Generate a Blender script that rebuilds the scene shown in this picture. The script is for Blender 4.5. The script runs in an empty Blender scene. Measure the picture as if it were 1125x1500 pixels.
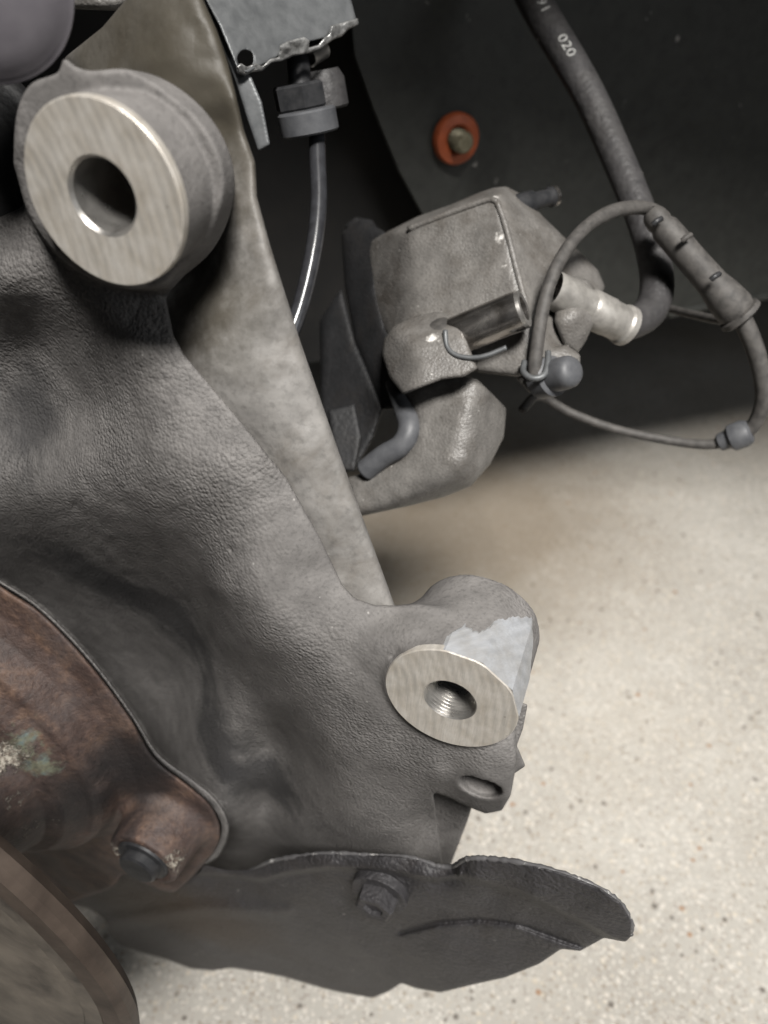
import bpy, math, random
import numpy as np
from mathutils import Matrix, Vector

# ------------------------------------------------------------------ camera, world, lights, exposure
SC = bpy.context.scene
COL = SC.collection
FPX, CX, CY = 1170.0, 562.5, 750.0            # focal length and centre in photo pixels
PITCH = math.radians(37.0)
CAM_H = 0.65
SP, CP = math.sin(PITCH), math.cos(PITCH)

cam_data = bpy.data.cameras.new('camera')
cam = bpy.data.objects.new('camera', cam_data)
COL.objects.link(cam)
cam.location = (0, 0, CAM_H)
cam.rotation_euler = (math.radians(90) - PITCH, 0, 0)
cam_data.sensor_fit = 'VERTICAL'
cam_data.sensor_height = 36.0
cam_data.lens = 36.0 * FPX / 1500.0
cam_data.clip_start = 0.01
cam_data.clip_end = 100
cam_data.dof.use_dof = True
cam_data.dof.focus_distance = 0.285
cam_data.dof.aperture_fstop = 9.0
SC.camera = cam

world = bpy.data.worlds.new('World')
SC.world = world
world.use_nodes = True
world.node_tree.nodes['Background'].inputs[0].default_value = (0.80, 0.88, 1.0, 1)
world.node_tree.nodes['Background'].inputs[1].default_value = 0.010


def area(name, loc, target, size, size_y, power, color):
    l = bpy.data.lights.new(name, 'AREA')
    l.shape = 'RECTANGLE'; l.size = size; l.size_y = size_y
    l.energy = power; l.color = color
    o = bpy.data.objects.new(name, l)
    COL.objects.link(o)
    o.location = loc
    o.rotation_euler = (Vector(target) - Vector(loc)).to_track_quat('-Z', 'Y').to_euler()
    return o


# roof light of the garage above the viewer, and an unseen soft fill added at the right behind
key = area('roof_light', (0.40, -1.10, 2.60), (0.24, 0.46, 0.3), 0.65, 0.5, 7.6, (1.0, 0.97, 0.93))
key.data.spread = math.radians(38)
area('right_fill', (2.3, -1.7, 1.75), (0.2, 0.5, 0.4), 1.6, 1.4, 14, (0.94, 0.97, 1.0))

SC.view_settings.view_transform = 'Standard'
SC.view_settings.look = 'None'
SC.view_settings.exposure = 0.28
SC.view_settings.gamma = 1.0
SC.render.engine = 'CYCLES'
SC.cycles.use_denoising = True

# ------------------------------------------------------------------ geometry helpers (mm, lens frame -> metres, world)
NA = np.array([-0.34096408, -0.56949028, 0.74794673])     # axle direction (out of the wheel) seen from the lens
S0 = 170.0                                                # distance of the machined caliper plane
E1 = np.cross([0, 1, 0], NA); E1 /= np.linalg.norm(E1)
E2 = np.cross(NA, E1)
MW = np.array([[1, 0, 0], [0, SP, CP], [0, -CP, SP]]).T   # lens axes (rows) in world


def to_world(p):
    p = np.asarray(p, float)
    return (p @ MW.T) * 0.001 + np.array([0, 0, CAM_H])


# MW columns: image of x,y,z axes
MW = np.array([[1, 0, 0], [0, SP, -CP], [0, CP, SP]])


def ray(px, py):
    return np.array([(px - CX) / FPX, -(py - CY) / FPX, -1.0])


def P(px, py, d):
    return ray(px, py) * d


def PS(px, py, s):
    r = ray(px, py)
    return r * (-(S0 + s) / (r @ NA))


def project(X):
    return CX + FPX * X[0] / -X[2], CY - FPX * X[1] / -X[2]


def make_obj(name, verts_w, faces, mat, parent=None, smooth=True):
    """verts in world metres"""
    base = np.array(parent.location) if parent is not None else np.zeros(3)
    me = bpy.data.meshes.new(name)
    v = np.asarray(verts_w, float) - base
    if isinstance(faces, np.ndarray) and faces.shape[1] == 4:
        me.vertices.add(len(v)); me.vertices.foreach_set('co', v.astype(np.float32).ravel())
        nf = len(faces)
        me.loops.add(nf * 4); me.loops.foreach_set('vertex_index', faces.astype(np.int32).ravel())
        me.polygons.add(nf); me.polygons.foreach_set('loop_start', np.arange(0, nf * 4, 4, dtype=np.int32))
        me.update(calc_edges=True); me.validate()
    else:
        me.from_pydata([tuple(x) for x in v], [], [tuple(int(i) for i in f) for f in faces])
        me.update()
    if smooth:
        me.polygons.foreach_set('use_smooth', np.ones(len(me.polygons), dtype=bool))
    me.materials.append(mat)
    o = bpy.data.objects.new(name, me)
    COL.objects.link(o)
    if parent is not None:
        o.parent = parent
    return o


def thing(name, label, cat, base_lens, group=None):
    o = bpy.data.objects.new(name, None)
    o.empty_display_size = 0.02
    COL.objects.link(o)
    o.location = to_world(base_lens)
    tag(o, label, cat, group)
    return o


def tag(o, label, cat, group=None):
    o['label'] = label; o['category'] = cat
    if group: o['group'] = group
    return o


def smin(a, b, k):
    h = np.maximum(k - np.abs(a - b), 0) / k
    return np.minimum(a, b) - h * h * (k * 0.25)


def smax(a, b, k):
    return -smin(-a, -b, k)


def poly_sd(px, py, poly):
    """signed distance (negative inside) in pixels"""
    poly = np.asarray(poly, np.float32)
    d = np.full(px.shape, 1e9, np.float32)
    inside = np.zeros(px.shape, bool)
    m = len(poly)
    for i in range(m):
        a = poly[i]; b = poly[(i + 1) % m]
        e = b - a
        wx, wy = px - a[0], py - a[1]
        t = np.clip((wx * e[0] + wy * e[1]) / (e @ e + 1e-9), 0, 1)
        dx, dy = wx - e[0] * t, wy - e[1] * t
        d = np.minimum(d, dx * dx + dy * dy)
        c = ((a[1] > py) != (b[1] > py))
        if abs(e[1]) > 1e-9:
            inside ^= c & (px < e[0] * (py - a[1]) / e[1] + a[0])
    d = np.sqrt(d)
    return np.where(inside, -d, d)


def line_sd(px, py, pts):
    pts = np.asarray(pts, np.float32)
    d = np.full(px.shape, 1e9, np.float32)
    for i in range(len(pts) - 1):
        a, b = pts[i], pts[i + 1]
        e = b - a
        wx, wy = px - a[0], py - a[1]
        t = np.clip((wx * e[0] + wy * e[1]) / (e @ e + 1e-9), 0, 1)
        d = np.minimum(d, (wx - e[0] * t) ** 2 + (wy - e[1] * t) ** 2)
    return np.sqrt(d)


def tps(ctrl, px, py, lam=1e-3):
    c = np.asarray(ctrl, float)
    q = c[:, :2] / 300.0
    r2 = ((q[:, None] - q[None]) ** 2).sum(-1)
    K = 0.5 * r2 * np.log(r2 + 1e-12)
    n = len(c)
    A = np.zeros((n + 3, n + 3))
    A[:n, :n] = K + lam * np.eye(n)
    A[:n, n] = 1; A[:n, n + 1:] = q
    A[n:, :n] = A[:n, n:].T
    w = np.linalg.solve(A, np.r_[c[:, 2], 0, 0, 0])
    x, y = px / 300.0, py / 300.0
    out = w[n] + w[n + 1] * x + w[n + 2] * y
    for i in range(n):
        d2 = (x - q[i, 0]) ** 2 + (y - q[i, 1]) ** 2
        out = out + w[i] * 0.5 * d2 * np.log(d2 + 1e-12)
    return out.astype(np.float32)


def sstep(d, w):
    t = np.clip(0.5 - d / (2 * w), 0, 1)
    return t * t * (3 - 2 * t)


def vnoise(px, py, scale, seed=0):
    """smooth value noise about -1..1"""
    rs = np.random.RandomState(seed)
    T = rs.uniform(-1, 1, (256, 256)).astype(np.float32)
    x = px / scale + 1000; y = py / scale + 1000
    xi = np.floor(x).astype(int); yi = np.floor(y).astype(int)
    fx = x - xi; fy = y - yi
    fx = fx * fx * (3 - 2 * fx); fy = fy * fy * (3 - 2 * fy)
    g = lambda a, b: T[(xi + a) & 255, (yi + b) & 255]
    return (g(0, 0) * (1 - fx) + g(1, 0) * fx) * (1 - fy) + (g(0, 1) * (1 - fx) + g(1, 1) * fx) * fy


def surface_nets(F, smooth_iter=1):
    nx, ny, nz = F.shape
    S = F < 0
    cnt = np.zeros((nx - 1, ny - 1, nz - 1), np.uint8)
    for a in (0, 1):
        for b in (0, 1):
            for c in (0, 1):
                cnt += S[a:nx - 1 + a, b:ny - 1 + b, c:nz - 1 + c]
    act = (cnt > 0) & (cnt < 8)
    idx = -np.ones(act.shape, np.int32)
    I, J, K = np.nonzero(act)
    idx[I, J, K] = np.arange(len(I))
    acc = np.zeros((len(I), 3), np.float64); num = np.zeros(len(I))
    corners = [(a, b, c) for a in (0, 1) for b in (0, 1) for c in (0, 1)]
    for p in corners:
        for ax in range(3):
            if p[ax] == 0:
                q = list(p); q[ax] = 1
                fa = F[I + p[0], J + p[1], K + p[2]]; fb = F[I + q[0], J + q[1], K + q[2]]
                m = (fa < 0) != (fb < 0)
                t = np.where(m, fa / (fa - fb + 1e-20), 0)
                pos = np.array(p, float)[None] + np.zeros((len(I), 1))
                pos[:, ax] = t
                acc += pos * m[:, None]; num += m
    V = np.c_[I, J, K] + acc / num[:, None]
    quads = []
    for ax in range(3):
        sl0 = [slice(1, -1)] * 3; sl1 = [slice(1, -1)] * 3
        sl0[ax] = slice(0, F.shape[ax] - 1); sl1[ax] = slice(1, F.shape[ax])
        A = S[tuple(sl0)]; B = S[tuple(sl1)]
        E = np.nonzero(A != B)
        off = [1, 1, 1]; off[ax] = 0
        e = [E[0] + off[0], E[1] + off[1], E[2] + off[2]]
        flip = A[E]
        o1, o2 = (ax + 1) % 3, (ax + 2) % 3
        def at(d1, d2):
            c = [x.copy() for x in e]
            c[o1] -= d1; c[o2] -= d2
            return idx[c[0], c[1], c[2]]
        q = np.c_[at(1, 1), at(0, 1), at(0, 0), at(1, 0)]
        q[~flip] = q[~flip][:, ::-1]
        quads.append(q)
    Q = np.concatenate(quads)
    for it in range(smooth_iter):
        sm = np.zeros_like(V); ct = np.zeros(len(V))
        for a, b in ((0, 1), (1, 2), (2, 3), (3, 0)):
            for u, v in ((a, b), (b, a)):
                for c in range(3):
                    sm[:, c] += np.bincount(Q[:, u], V[Q[:, v], c], len(V))
                ct += np.bincount(Q[:, u], minlength=len(V))
        V = 0.5 * V + 0.5 * sm / ct[:, None]
    return V, Q


class Grid:
    """sampling grid: photo direction (px,py) and distance behind a reference plane"""
    def __init__(self, bx, by, bs, step, sstep, axle=True):
        self.nv = NA if axle else np.array([0, 0, 1.0])
        self.s0 = S0 if axle else 0.0
        self.px = np.arange(bx[0], bx[1] + step, step, dtype=np.float32)
        self.py = np.arange(by[0], by[1] + step, step, dtype=np.float32)
        self.s = np.arange(bs[0], bs[1] + sstep, sstep, dtype=np.float32)
        self.step, self.sstep = step, sstep
        self.PX, self.PY = np.meshgrid(self.px, self.py, indexing='ij')
        self.rx = (self.PX - CX) / FPX; self.ry = -(self.PY - CY) / FPX
        self.den = -(self.rx * self.nv[0] + self.ry * self.nv[1] - self.nv[2])
        self.S = self.s[None, None, :]
        self.D = ((self.s0 + self.S) / self.den[:, :, None]).astype(np.float32)
        self.mmpx = ((self.s0 + (bs[0] + bs[1]) / 2) / self.den / FPX).astype(np.float32)

    def axis_rs(self, c, axis=NA):
        """radial distance from an axis through c and position along it (positive away from axis dir)"""
        rx = self.rx[:, :, None]; ry = self.ry[:, :, None]
        X = rx * self.D - np.float32(c[0]); Y = ry * self.D - np.float32(c[1]); Z = -self.D - np.float32(c[2])
        t = X * np.float32(axis[0]) + Y * np.float32(axis[1]) + Z * np.float32(axis[2])
        r2 = X * X + Y * Y + Z * Z - t * t
        return np.sqrt(np.maximum(r2, 0)), -t

    def plane(self, c, nrm):
        nrm = np.asarray(nrm, float); nrm = nrm / np.linalg.norm(nrm)
        k = (self.rx * nrm[0] + self.ry * nrm[1] - nrm[2]).astype(np.float32)
        return k[:, :, None] * self.D - np.float32(np.dot(c, nrm))

    def mesh(self, F, smooth_iter=2):
        F[0] = np.maximum(F[0], 0.1); F[-1] = np.maximum(F[-1], 0.1)
        F[:, 0] = np.maximum(F[:, 0], 0.1); F[:, -1] = np.maximum(F[:, -1], 0.1)
        F[:, :, 0] = np.maximum(F[:, :, 0], 0.1); F[:, :, -1] = np.maximum(F[:, :, -1], 0.1)
        V, Q = surface_nets(F, smooth_iter)
        px = self.px[0] + V[:, 0] * self.step; py = self.py[0] + V[:, 1] * self.step
        s = self.s[0] + V[:, 2] * self.sstep
        rx = (px - CX) / FPX; ry = -(py - CY) / FPX
        d = (self.s0 + s) / -(rx * self.nv[0] + ry * self.nv[1] - self.nv[2])
        return to_world(np.c_[rx * d, ry * d, -d]), Q


def relief(name, poly, ctrl, mat, parent, thick, k=3.0, step=3.0, sstep=0.7, axle=True, extra=None, noise=None, margin=9, smooth_iter=2, lam=1e-3, front_fn=None):
    """a solid whose outline is poly and whose front surface passes through ctrl points (px,py,s)"""
    pl = np.asarray(poly, float)
    lo, hi = pl.min(0) - margin, pl.max(0) + margin
    PXt, PYt = np.meshgrid(np.arange(lo[0], hi[0], 12), np.arange(lo[1], hi[1], 12), indexing='ij')
    ff = front_fn if front_fn is not None else (lambda x, y: tps(ctrl, x, y, lam))
    f0 = (ff(PXt, PYt) + (noise(PXt, PYt) if noise is not None else 0))[poly_sd(PXt, PYt, pl) < 6]
    g = Grid((lo[0], hi[0]), (lo[1], hi[1]), (f0.min() - 3, f0.max() + thick + 3), step, sstep, axle)
    front = ff(g.PX, g.PY).astype(np.float32)
    if noise is not None:
        front = front + noise(g.PX, g.PY)
    sd = (poly_sd(g.PX, g.PY, pl) * g.mmpx)[:, :, None]
    F = smax(front[:, :, None] - g.S, sd + np.zeros_like(g.S), k)
    F = smax(F, g.S - (front[:, :, None] + thick), min(k, thick * 0.6))
    if extra is not None:
        F = extra(g, F)
    V, Q = g.mesh(F.astype(np.float32), smooth_iter)
    return make_obj(name, V, Q, mat, parent)


def pdepth(a, b, c):
    """depth function of the plane through three (px, py, depth) points"""
    A, B, C = P(*a), P(*b), P(*c)
    n = np.cross(B - A, C - A); k = n @ A
    return lambda x, y: k / ((x - CX) / FPX * n[0] - (y - CY) / FPX * n[1] - n[2])


def planes_front(planes, k):
    fs = [pdepth(*p) for p in planes]
    def ff(x, y):
        d = fs[0](x, y)
        for f in fs[1:]: d = smax(d, f(x, y), k)
        return d
    return ff


def frame_from_axis(axis, ref=(0, 1, 0)):
    z = np.asarray(axis, float); z = z / np.linalg.norm(z)
    x = np.cross(ref, z)
    if np.linalg.norm(x) < 1e-6: x = np.cross((1, 0, 0), z)
    x /= np.linalg.norm(x)
    return x, np.cross(z, x), z


def lathe(name, profile, origin, axis, mat, parent=None, seg=72, smooth=True, close=False, ref=(0, 1, 0), wob=None, sharp=35):
    """profile: (radius, height along axis) in mm; origin/axis in lens frame. The object's own Z is the axis."""
    x, y, z = frame_from_axis(axis, ref)
    n = len(profile)
    verts, faces = [], []
    for i in range(seg):
        a = 2 * math.pi * i / seg
        for j, (r, h) in enumerate(profile):
            rr = r * (1 + (wob(a, j) if wob else 0))
            verts.append((rr * math.cos(a) * .001, rr * math.sin(a) * .001, h * .001))
    for i in range(seg):
        k = (i + 1) % seg
        for j in range(n - 1 + (1 if close else 0)):
            j2 = (j + 1) % n
            faces.append((i * n + j, k * n + j, k * n + j2, i * n + j2))
    me = bpy.data.meshes.new(name)
    me.from_pydata(verts, [], faces); me.update()
    import bmesh
    bm = bmesh.new(); bm.from_mesh(me)
    bmesh.ops.remove_doubles(bm, verts=bm.verts, dist=1e-7)
    bmesh.ops.recalc_face_normals(bm, faces=bm.faces)
    for f in bm.faces: f.smooth = smooth
    for e in bm.edges:
        if len(e.link_faces) == 2 and e.calc_face_angle(0) > math.radians(sharp): e.smooth = False
    bm.to_mesh(me); bm.free()
    me.materials.append(mat)
    o = bpy.data.objects.new(name, me); COL.objects.link(o)
    R = np.c_[MW @ x, MW @ y, MW @ z]
    M = Matrix([list(R[i]) + [to_world(origin)[i]] for i in range(3)] + [[0, 0, 0, 1]])
    if parent is not None:
        o.parent = parent
        M = Matrix.Translation(-Vector(parent.location)) @ M
    o.matrix_local = M
    return o


def spline(pts, n=12):
    pts = np.asarray(pts, float)
    ext = np.vstack([2 * pts[0] - pts[1], pts, 2 * pts[-1] - pts[-2]])
    out = []
    for i in range(1, len(ext) - 2):
        p0, p1, p2, p3 = ext[i - 1:i + 3]
        for j in range(n):
            t = j / n
            out.append(0.5 * ((2 * p1) + (p2 - p0) * t + (2 * p0 - 5 * p1 + 4 * p2 - p3) * t * t + (3 * p1 - p0 - 3 * p2 + p3) * t ** 3))
    out.append(pts[-1])
    return np.array(out)


def tube_mesh(path, radius, seg=16, squash=None):
    """path in lens mm, radius scalar or array"""
    path = np.asarray(path, float); m = len(path)
    rad = np.broadcast_to(np.asarray(radius, float), (m,))
    T = np.gradient(path, axis=0); T /= np.linalg.norm(T, axis=1)[:, None]
    N = np.cross(T[0], [0, 0, 1.0]);
    if np.linalg.norm(N) < 1e-3: N = np.cross(T[0], [0, 1.0, 0])
    N /= np.linalg.norm(N)
    verts, faces = [], []
    for i in range(m):
        N = N - T[i] * (N @ T[i]); N /= np.linalg.norm(N)
        B = np.cross(T[i], N)
        for k in range(seg):
            a = 2 * math.pi * k / seg
            verts.append(path[i] + rad[i] * (math.cos(a) * N + math.sin(a) * B))
    for i in range(m - 1):
        for k in range(seg):
            k2 = (k + 1) % seg
            faces.append((i * seg + k, i * seg + k2, (i + 1) * seg + k2, (i + 1) * seg + k))
    faces.append(tuple(range(seg))[::-1]); faces.append(tuple((m - 1) * seg + k for k in range(seg)))
    return verts, faces


def tube(name, pts, radius, mat, parent=None, seg=16, n=10, jitter=0.0, seed=1):
    path = spline(pts, n)
    rad = np.asarray(radius, float)
    if rad.ndim:
        rad = np.interp(np.linspace(0, 1, len(path)), np.linspace(0, 1, len(rad)), rad)
    if jitter:
        rs = np.random.RandomState(seed)
        rad = np.broadcast_to(rad, (len(path),)) * (1 + jitter * rs.uniform(-1, 1, len(path)))
    v, f = tube_mesh(path, rad, seg)
    return make_obj(name, to_world(np.array(v)), f, mat, parent)


# ------------------------------------------------------------------ materials
def new_mat(name):
    m = bpy.data.materials.new(name); m.use_nodes = True
    nt = m.node_tree
    return m, nt, nt.nodes['Principled BSDF']


def nd(nt, typ, **kw):
    n = nt.nodes.new(typ)
    for k, v in kw.items():
        if k in n.inputs: n.inputs[k].default_value = v
        else: setattr(n, k, v)
    return n


def coords(nt):
    return nt.nodes.new('ShaderNodeTexCoord').outputs['Object']


def noise_node(nt, co, scale, detail=4, rough=0.55, dist=0.0):
    n = nd(nt, 'ShaderNodeTexNoise', Scale=scale, Detail=detail, Roughness=rough, Distortion=dist)
    nt.links.new(co, n.inputs['Vector'])
    return n.outputs['Fac']


def ramp(nt, fac, stops, interp='LINEAR'):
    r = nt.nodes.new('ShaderNodeValToRGB')
    r.color_ramp.interpolation = interp
    el = r.color_ramp.elements
    while len(el) < len(stops): el.new(0.5)
    for e, (p, c) in zip(el, stops):
        e.position = p; e.color = (c[0], c[1], c[2], 1) if len(c) == 3 else c
    nt.links.new(fac, r.inputs[0])
    return r.outputs[0]


def gray(v): return (v, v, v)


def mix(nt, fac, a, b):
    m = nt.nodes.new('ShaderNodeMix'); m.data_type = 'RGBA'
    if isinstance(fac, (int, float)): m.inputs[0].default_value = fac
    else: nt.links.new(fac, m.inputs[0])
    for v, s in ((a, 6), (b, 7)):
        if isinstance(v, tuple): m.inputs[s].default_value = (*v, 1)
        else: nt.links.new(v, m.inputs[s])
    return m.outputs[2]


def bump(nt, height, strength, dist, prev=None):
    b = nd(nt, 'ShaderNodeBump', Strength=strength, Distance=dist)
    nt.links.new(height, b.inputs['Height'])
    if prev is not None: nt.links.new(prev, b.inputs['Normal'])
    return b.outputs['Normal']


def math_node(nt, op, a, b=0.0):
    m = nt.nodes.new('ShaderNodeMath'); m.operation = op
    for i, v in enumerate((a, b)):
        if isinstance(v, (int, float)): m.inputs[i].default_value = v
        else: nt.links.new(v, m.inputs[i])
    return m.outputs[0]


def near_mask(nt, co, center, r0, r1, wob, scale):
    v = nt.nodes.new('ShaderNodeVectorMath'); v.operation = 'DISTANCE'
    nt.links.new(co, v.inputs[0]); v.inputs[1].default_value = tuple(center)
    d = math_node(nt, 'ADD', v.outputs['Value'], math_node(nt, 'MULTIPLY', math_node(nt, 'SUBTRACT', noise_node(nt, co, scale, 5, 0.7), 0.5), wob))
    return ramp(nt, math_node(nt, 'DIVIDE', d, r1 * 2), [(r0 / r1 / 2, gray(1)), (0.5, gray(0))])


def cast_mat(name, c_lo, c_hi, stain, grain=900, bstr=0.9, bdist=0.0011, rough=0.62, stain_amt=0.5, metal=0.0, spec=0.4, speck=0.25, pebble=0.4, chips=(), smooth_at=(), grime_shade=(), grime_shade_col=(0.045, 0.039, 0.028)):
    m, nt, b = new_mat(name)
    co = coords(nt)
    n1 = noise_node(nt, co, 90, 6, 0.6)
    base = ramp(nt, n1, [(0.3, c_lo), (0.7, c_hi)])
    n2 = noise_node(nt, co, 38, 5, 0.65, 0.6)
    st = ramp(nt, n2, [(0.48, gray(0)), (0.72, gray(stain_amt))])
    base = mix(nt, st, base, stain)
    n3 = noise_node(nt, co, grain * 0.9, 3, 0.6)
    base = mix(nt, ramp(nt, n3, [(0.25, gray(0.55)), (0.5, gray(0.0))]), base, tuple(x * 0.5 for x in c_lo))
    if speck:
        v = nd(nt, 'ShaderNodeTexVoronoi', Scale=grain * 0.28, Randomness=1.0)
        nt.links.new(co, v.inputs['Vector'])
        sp = ramp(nt, v.outputs['Distance'], [(0.05, gray(1)), (0.13, gray(0))])
        msk = ramp(nt, noise_node(nt, co, 200, 2), [(0.56, gray(0)), (0.66, gray(speck))])
        base = mix(nt, math_node(nt, 'MULTIPLY', sp, msk), base, (0.6, 0.58, 0.55))
    for c, r0, r1 in grime_shade:
        base = mix(nt, math_node(nt, 'MULTIPLY', near_mask(nt, co, c, r0, r1, 0.05, 45), 0.8), base, grime_shade_col)
    for c, r0, r1 in chips:
        base = mix(nt, near_mask(nt, co, c, r0, r1, 0.008, 400), base, (0.62, 0.60, 0.57))
    nt.links.new(base, b.inputs['Base Color'])
    b.inputs['Roughness'].default_value = rough
    b.inputs['Metallic'].default_value = metal
    b.inputs['Specular IOR Level'].default_value = spec
    # wrinkled casting skin
    wr = noise_node(nt, co, grain, 4, 0.6, 0.35)
    mask = ramp(nt, noise_node(nt, co, 26, 3), [(0.35, gray(0.35)), (0.65, gray(1.0))])
    wr = math_node(nt, 'MULTIPLY', wr, mask)
    vp = nd(nt, 'ShaderNodeTexVoronoi', Scale=grain * 0.9, Randomness=1.0, feature='F1')
    nt.links.new(co, vp.inputs['Vector'])
    lo = math_node(nt, 'ADD', math_node(nt, 'MULTIPLY', noise_node(nt, co, grain * 0.3, 3, 0.5), 0.6), math_node(nt, 'MULTIPLY', vp.outputs['Distance'], -0.9))
    lo = math_node(nt, 'MULTIPLY', lo, mask)
    for c, r0, r1 in smooth_at:
        k = math_node(nt, 'SUBTRACT', 1.0, math_node(nt, 'MULTIPLY', near_mask(nt, co, c, r0, r1, 0.01, 60), 0.8))
        wr = math_node(nt, 'MULTIPLY', wr, k); lo = math_node(nt, 'MULTIPLY', lo, k)
    nn = bump(nt, wr, bstr, bdist)
    nn = bump(nt, lo, bstr * pebble, bdist * 2.2, nn)
    nt.links.new(nn, b.inputs['Normal'])
    return m


def simple_mat(name, c1, c2, scale=200, rough=0.6, metal=0.0, bstr=0.2, bscale=900, bdist=0.0003, spec=0.4, rough2=None):
    m, nt, b = new_mat(name)
    co = coords(nt)
    base = ramp(nt, noise_node(nt, co, scale, 5, 0.6, 0.3), [(0.32, c1), (0.68, c2)])
    nt.links.new(base, b.inputs['Base Color'])
    b.inputs['Metallic'].default_value = metal
    b.inputs['Specular IOR Level'].default_value = spec
    if rough2 is not None:
        nt.links.new(ramp(nt, noise_node(nt, co, scale * 1.7, 4), [(0.3, gray(rough)), (0.7, gray(rough2))]), b.inputs['Roughness'])
    else:
        b.inputs['Roughness'].default_value = rough
    nt.links.new(bump(nt, noise_node(nt, co, bscale, 4), bstr, bdist), b.inputs['Normal'])
    return m


def machined_mat(name, angle, c=(0.56, 0.53, 0.485)):
    m, nt, b = new_mat(name)
    co = coords(nt)
    mp = nt.nodes.new('ShaderNodeMapping'); mp.inputs['Rotation'].default_value = (0, 0, angle)
    nt.links.new(co, mp.inputs['Vector'])
    st = nt.nodes.new('ShaderNodeMapping'); st.inputs['Scale'].default_value = (1, 0.07, 1)
    nt.links.new(mp.outputs[0], st.inputs['Vector'])
    off = nt.nodes.new('ShaderNodeMapping'); off.inputs['Location'].default_value = (0.11, 0.02, 0)
    nt.links.new(mp.outputs[0], off.inputs['Vector'])
    w = nd(nt, 'ShaderNodeTexWave', Scale=105.0, Distortion=2.2, Detail=3.0, wave_type='RINGS', rings_direction='Z')
    w.inputs['Detail Scale'].default_value = 0.9
    nt.links.new(off.outputs[0], w.inputs['Vector'])
    streak = noise_node(nt, st.outputs[0], 1500, 4, 0.7)
    patch = noise_node(nt, co, 130, 5, 0.6)
    wav = math_node(nt, 'MULTIPLY', w.outputs['Fac'], ramp(nt, noise_node(nt, co, 70, 3), [(0.42, gray(0.1)), (0.62, gray(1))]))
    base = mix(nt, ramp(nt, patch, [(0.35, gray(0)), (0.7, gray(0.9))]), c, tuple(x * y for x, y in zip(c, (0.74, 0.70, 0.64))))
    base = mix(nt, ramp(nt, streak, [(0.25, gray(0.5)), (0.55, gray(0))]), base, tuple(x * 0.55 for x in c))
    base = mix(nt, math_node(nt, 'MULTIPLY', wav, 0.5), base, tuple(x * 0.5 for x in c))
    v = nd(nt, 'ShaderNodeTexVoronoi', Scale=180.0); nt.links.new(co, v.inputs['Vector'])
    pit = ramp(nt, v.outputs['Distance'], [(0.06, gray(1)), (0.12, gray(0))])
    pm = ramp(nt, noise_node(nt, co, 160, 2), [(0.53, gray(0)), (0.6, gray(0.8))])
    base = mix(nt, math_node(nt, 'MULTIPLY', pit, pm), base, (0.1, 0.09, 0.08))
    nt.links.new(base, b.inputs['Base Color'])
    b.inputs['Metallic'].default_value = 0.3
    nt.links.new(ramp(nt, streak, [(0.3, gray(0.55)), (0.7, gray(0.36))]), b.inputs['Roughness'])
    nn = bump(nt, w.outputs['Fac'], 0.15, 0.0003)
    nn = bump(nt, streak, 0.35, 0.0002, nn)
    nt.links.new(nn, b.inputs['Normal'])
    return m


def rust_mat(name, green=(), crust=(), grease_shade=()):
    m, nt, b = new_mat(name)
    co = coords(nt)
    n1 = noise_node(nt, co, 60, 6, 0.65, 0.4)
    base = ramp(nt, n1, [(0.25, (0.028, 0.023, 0.022)), (0.48, (0.075, 0.05, 0.042)), (0.70, (0.165, 0.103, 0.072))])
    n2 = noise_node(nt, co, 420, 4, 0.7)
    base = mix(nt, ramp(nt, n2, [(0.3, gray(0.7)), (0.6, gray(0))]), base, (0.03, 0.02, 0.018))
    n3 = noise_node(nt, co, 30, 4, 0.6)
    base = mix(nt, ramp(nt, n3, [(0.5, gray(0)), (0.7, gray(0.75))]), base, (0.075, 0.066, 0.066))
    for c in grease_shade:
        base = mix(nt, math_node(nt, 'MULTIPLY', near_mask(nt, co, c, .010, .024, .03, 60), 0.85), base, (0.018, 0.016, 0.016))
    for c in green:
        base = mix(nt, math_node(nt, 'MULTIPLY', near_mask(nt, co, c, .002, .009, .034, 150), 0.6), base,
                   ramp(nt, noise_node(nt, co, 160, 3), [(0.35, (0.08, 0.095, 0.07)), (0.5, (0.17, 0.185, 0.125)), (0.68, (0.12, 0.19, 0.19))]))
    cr = None
    for c in crust:
        k = near_mask(nt, co, c, .004, .008, .034, 330)
        base = mix(nt, math_node(nt, 'MULTIPLY', k, 0.9), base, ramp(nt, noise_node(nt, co, 700, 3), [(0.35, (0.12, 0.095, 0.075)), (0.6, (0.42, 0.39, 0.33))]))
        cr = k if cr is None else math_node(nt, 'MAXIMUM', cr, k)
    nt.links.new(base, b.inputs['Base Color'])
    b.inputs['Roughness'].default_value = 0.58
    b.inputs['Specular IOR Level'].default_value = 0.35
    nn = bump(nt, n2, 0.7, 0.0010)
    nn = bump(nt, noise_node(nt, co, 130, 4), 0.4, 0.0014, nn)
    if cr is not None: nn = bump(nt, cr, 0.8, 0.0012, nn)
    nt.links.new(nn, b.inputs['Normal'])
    return m


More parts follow.
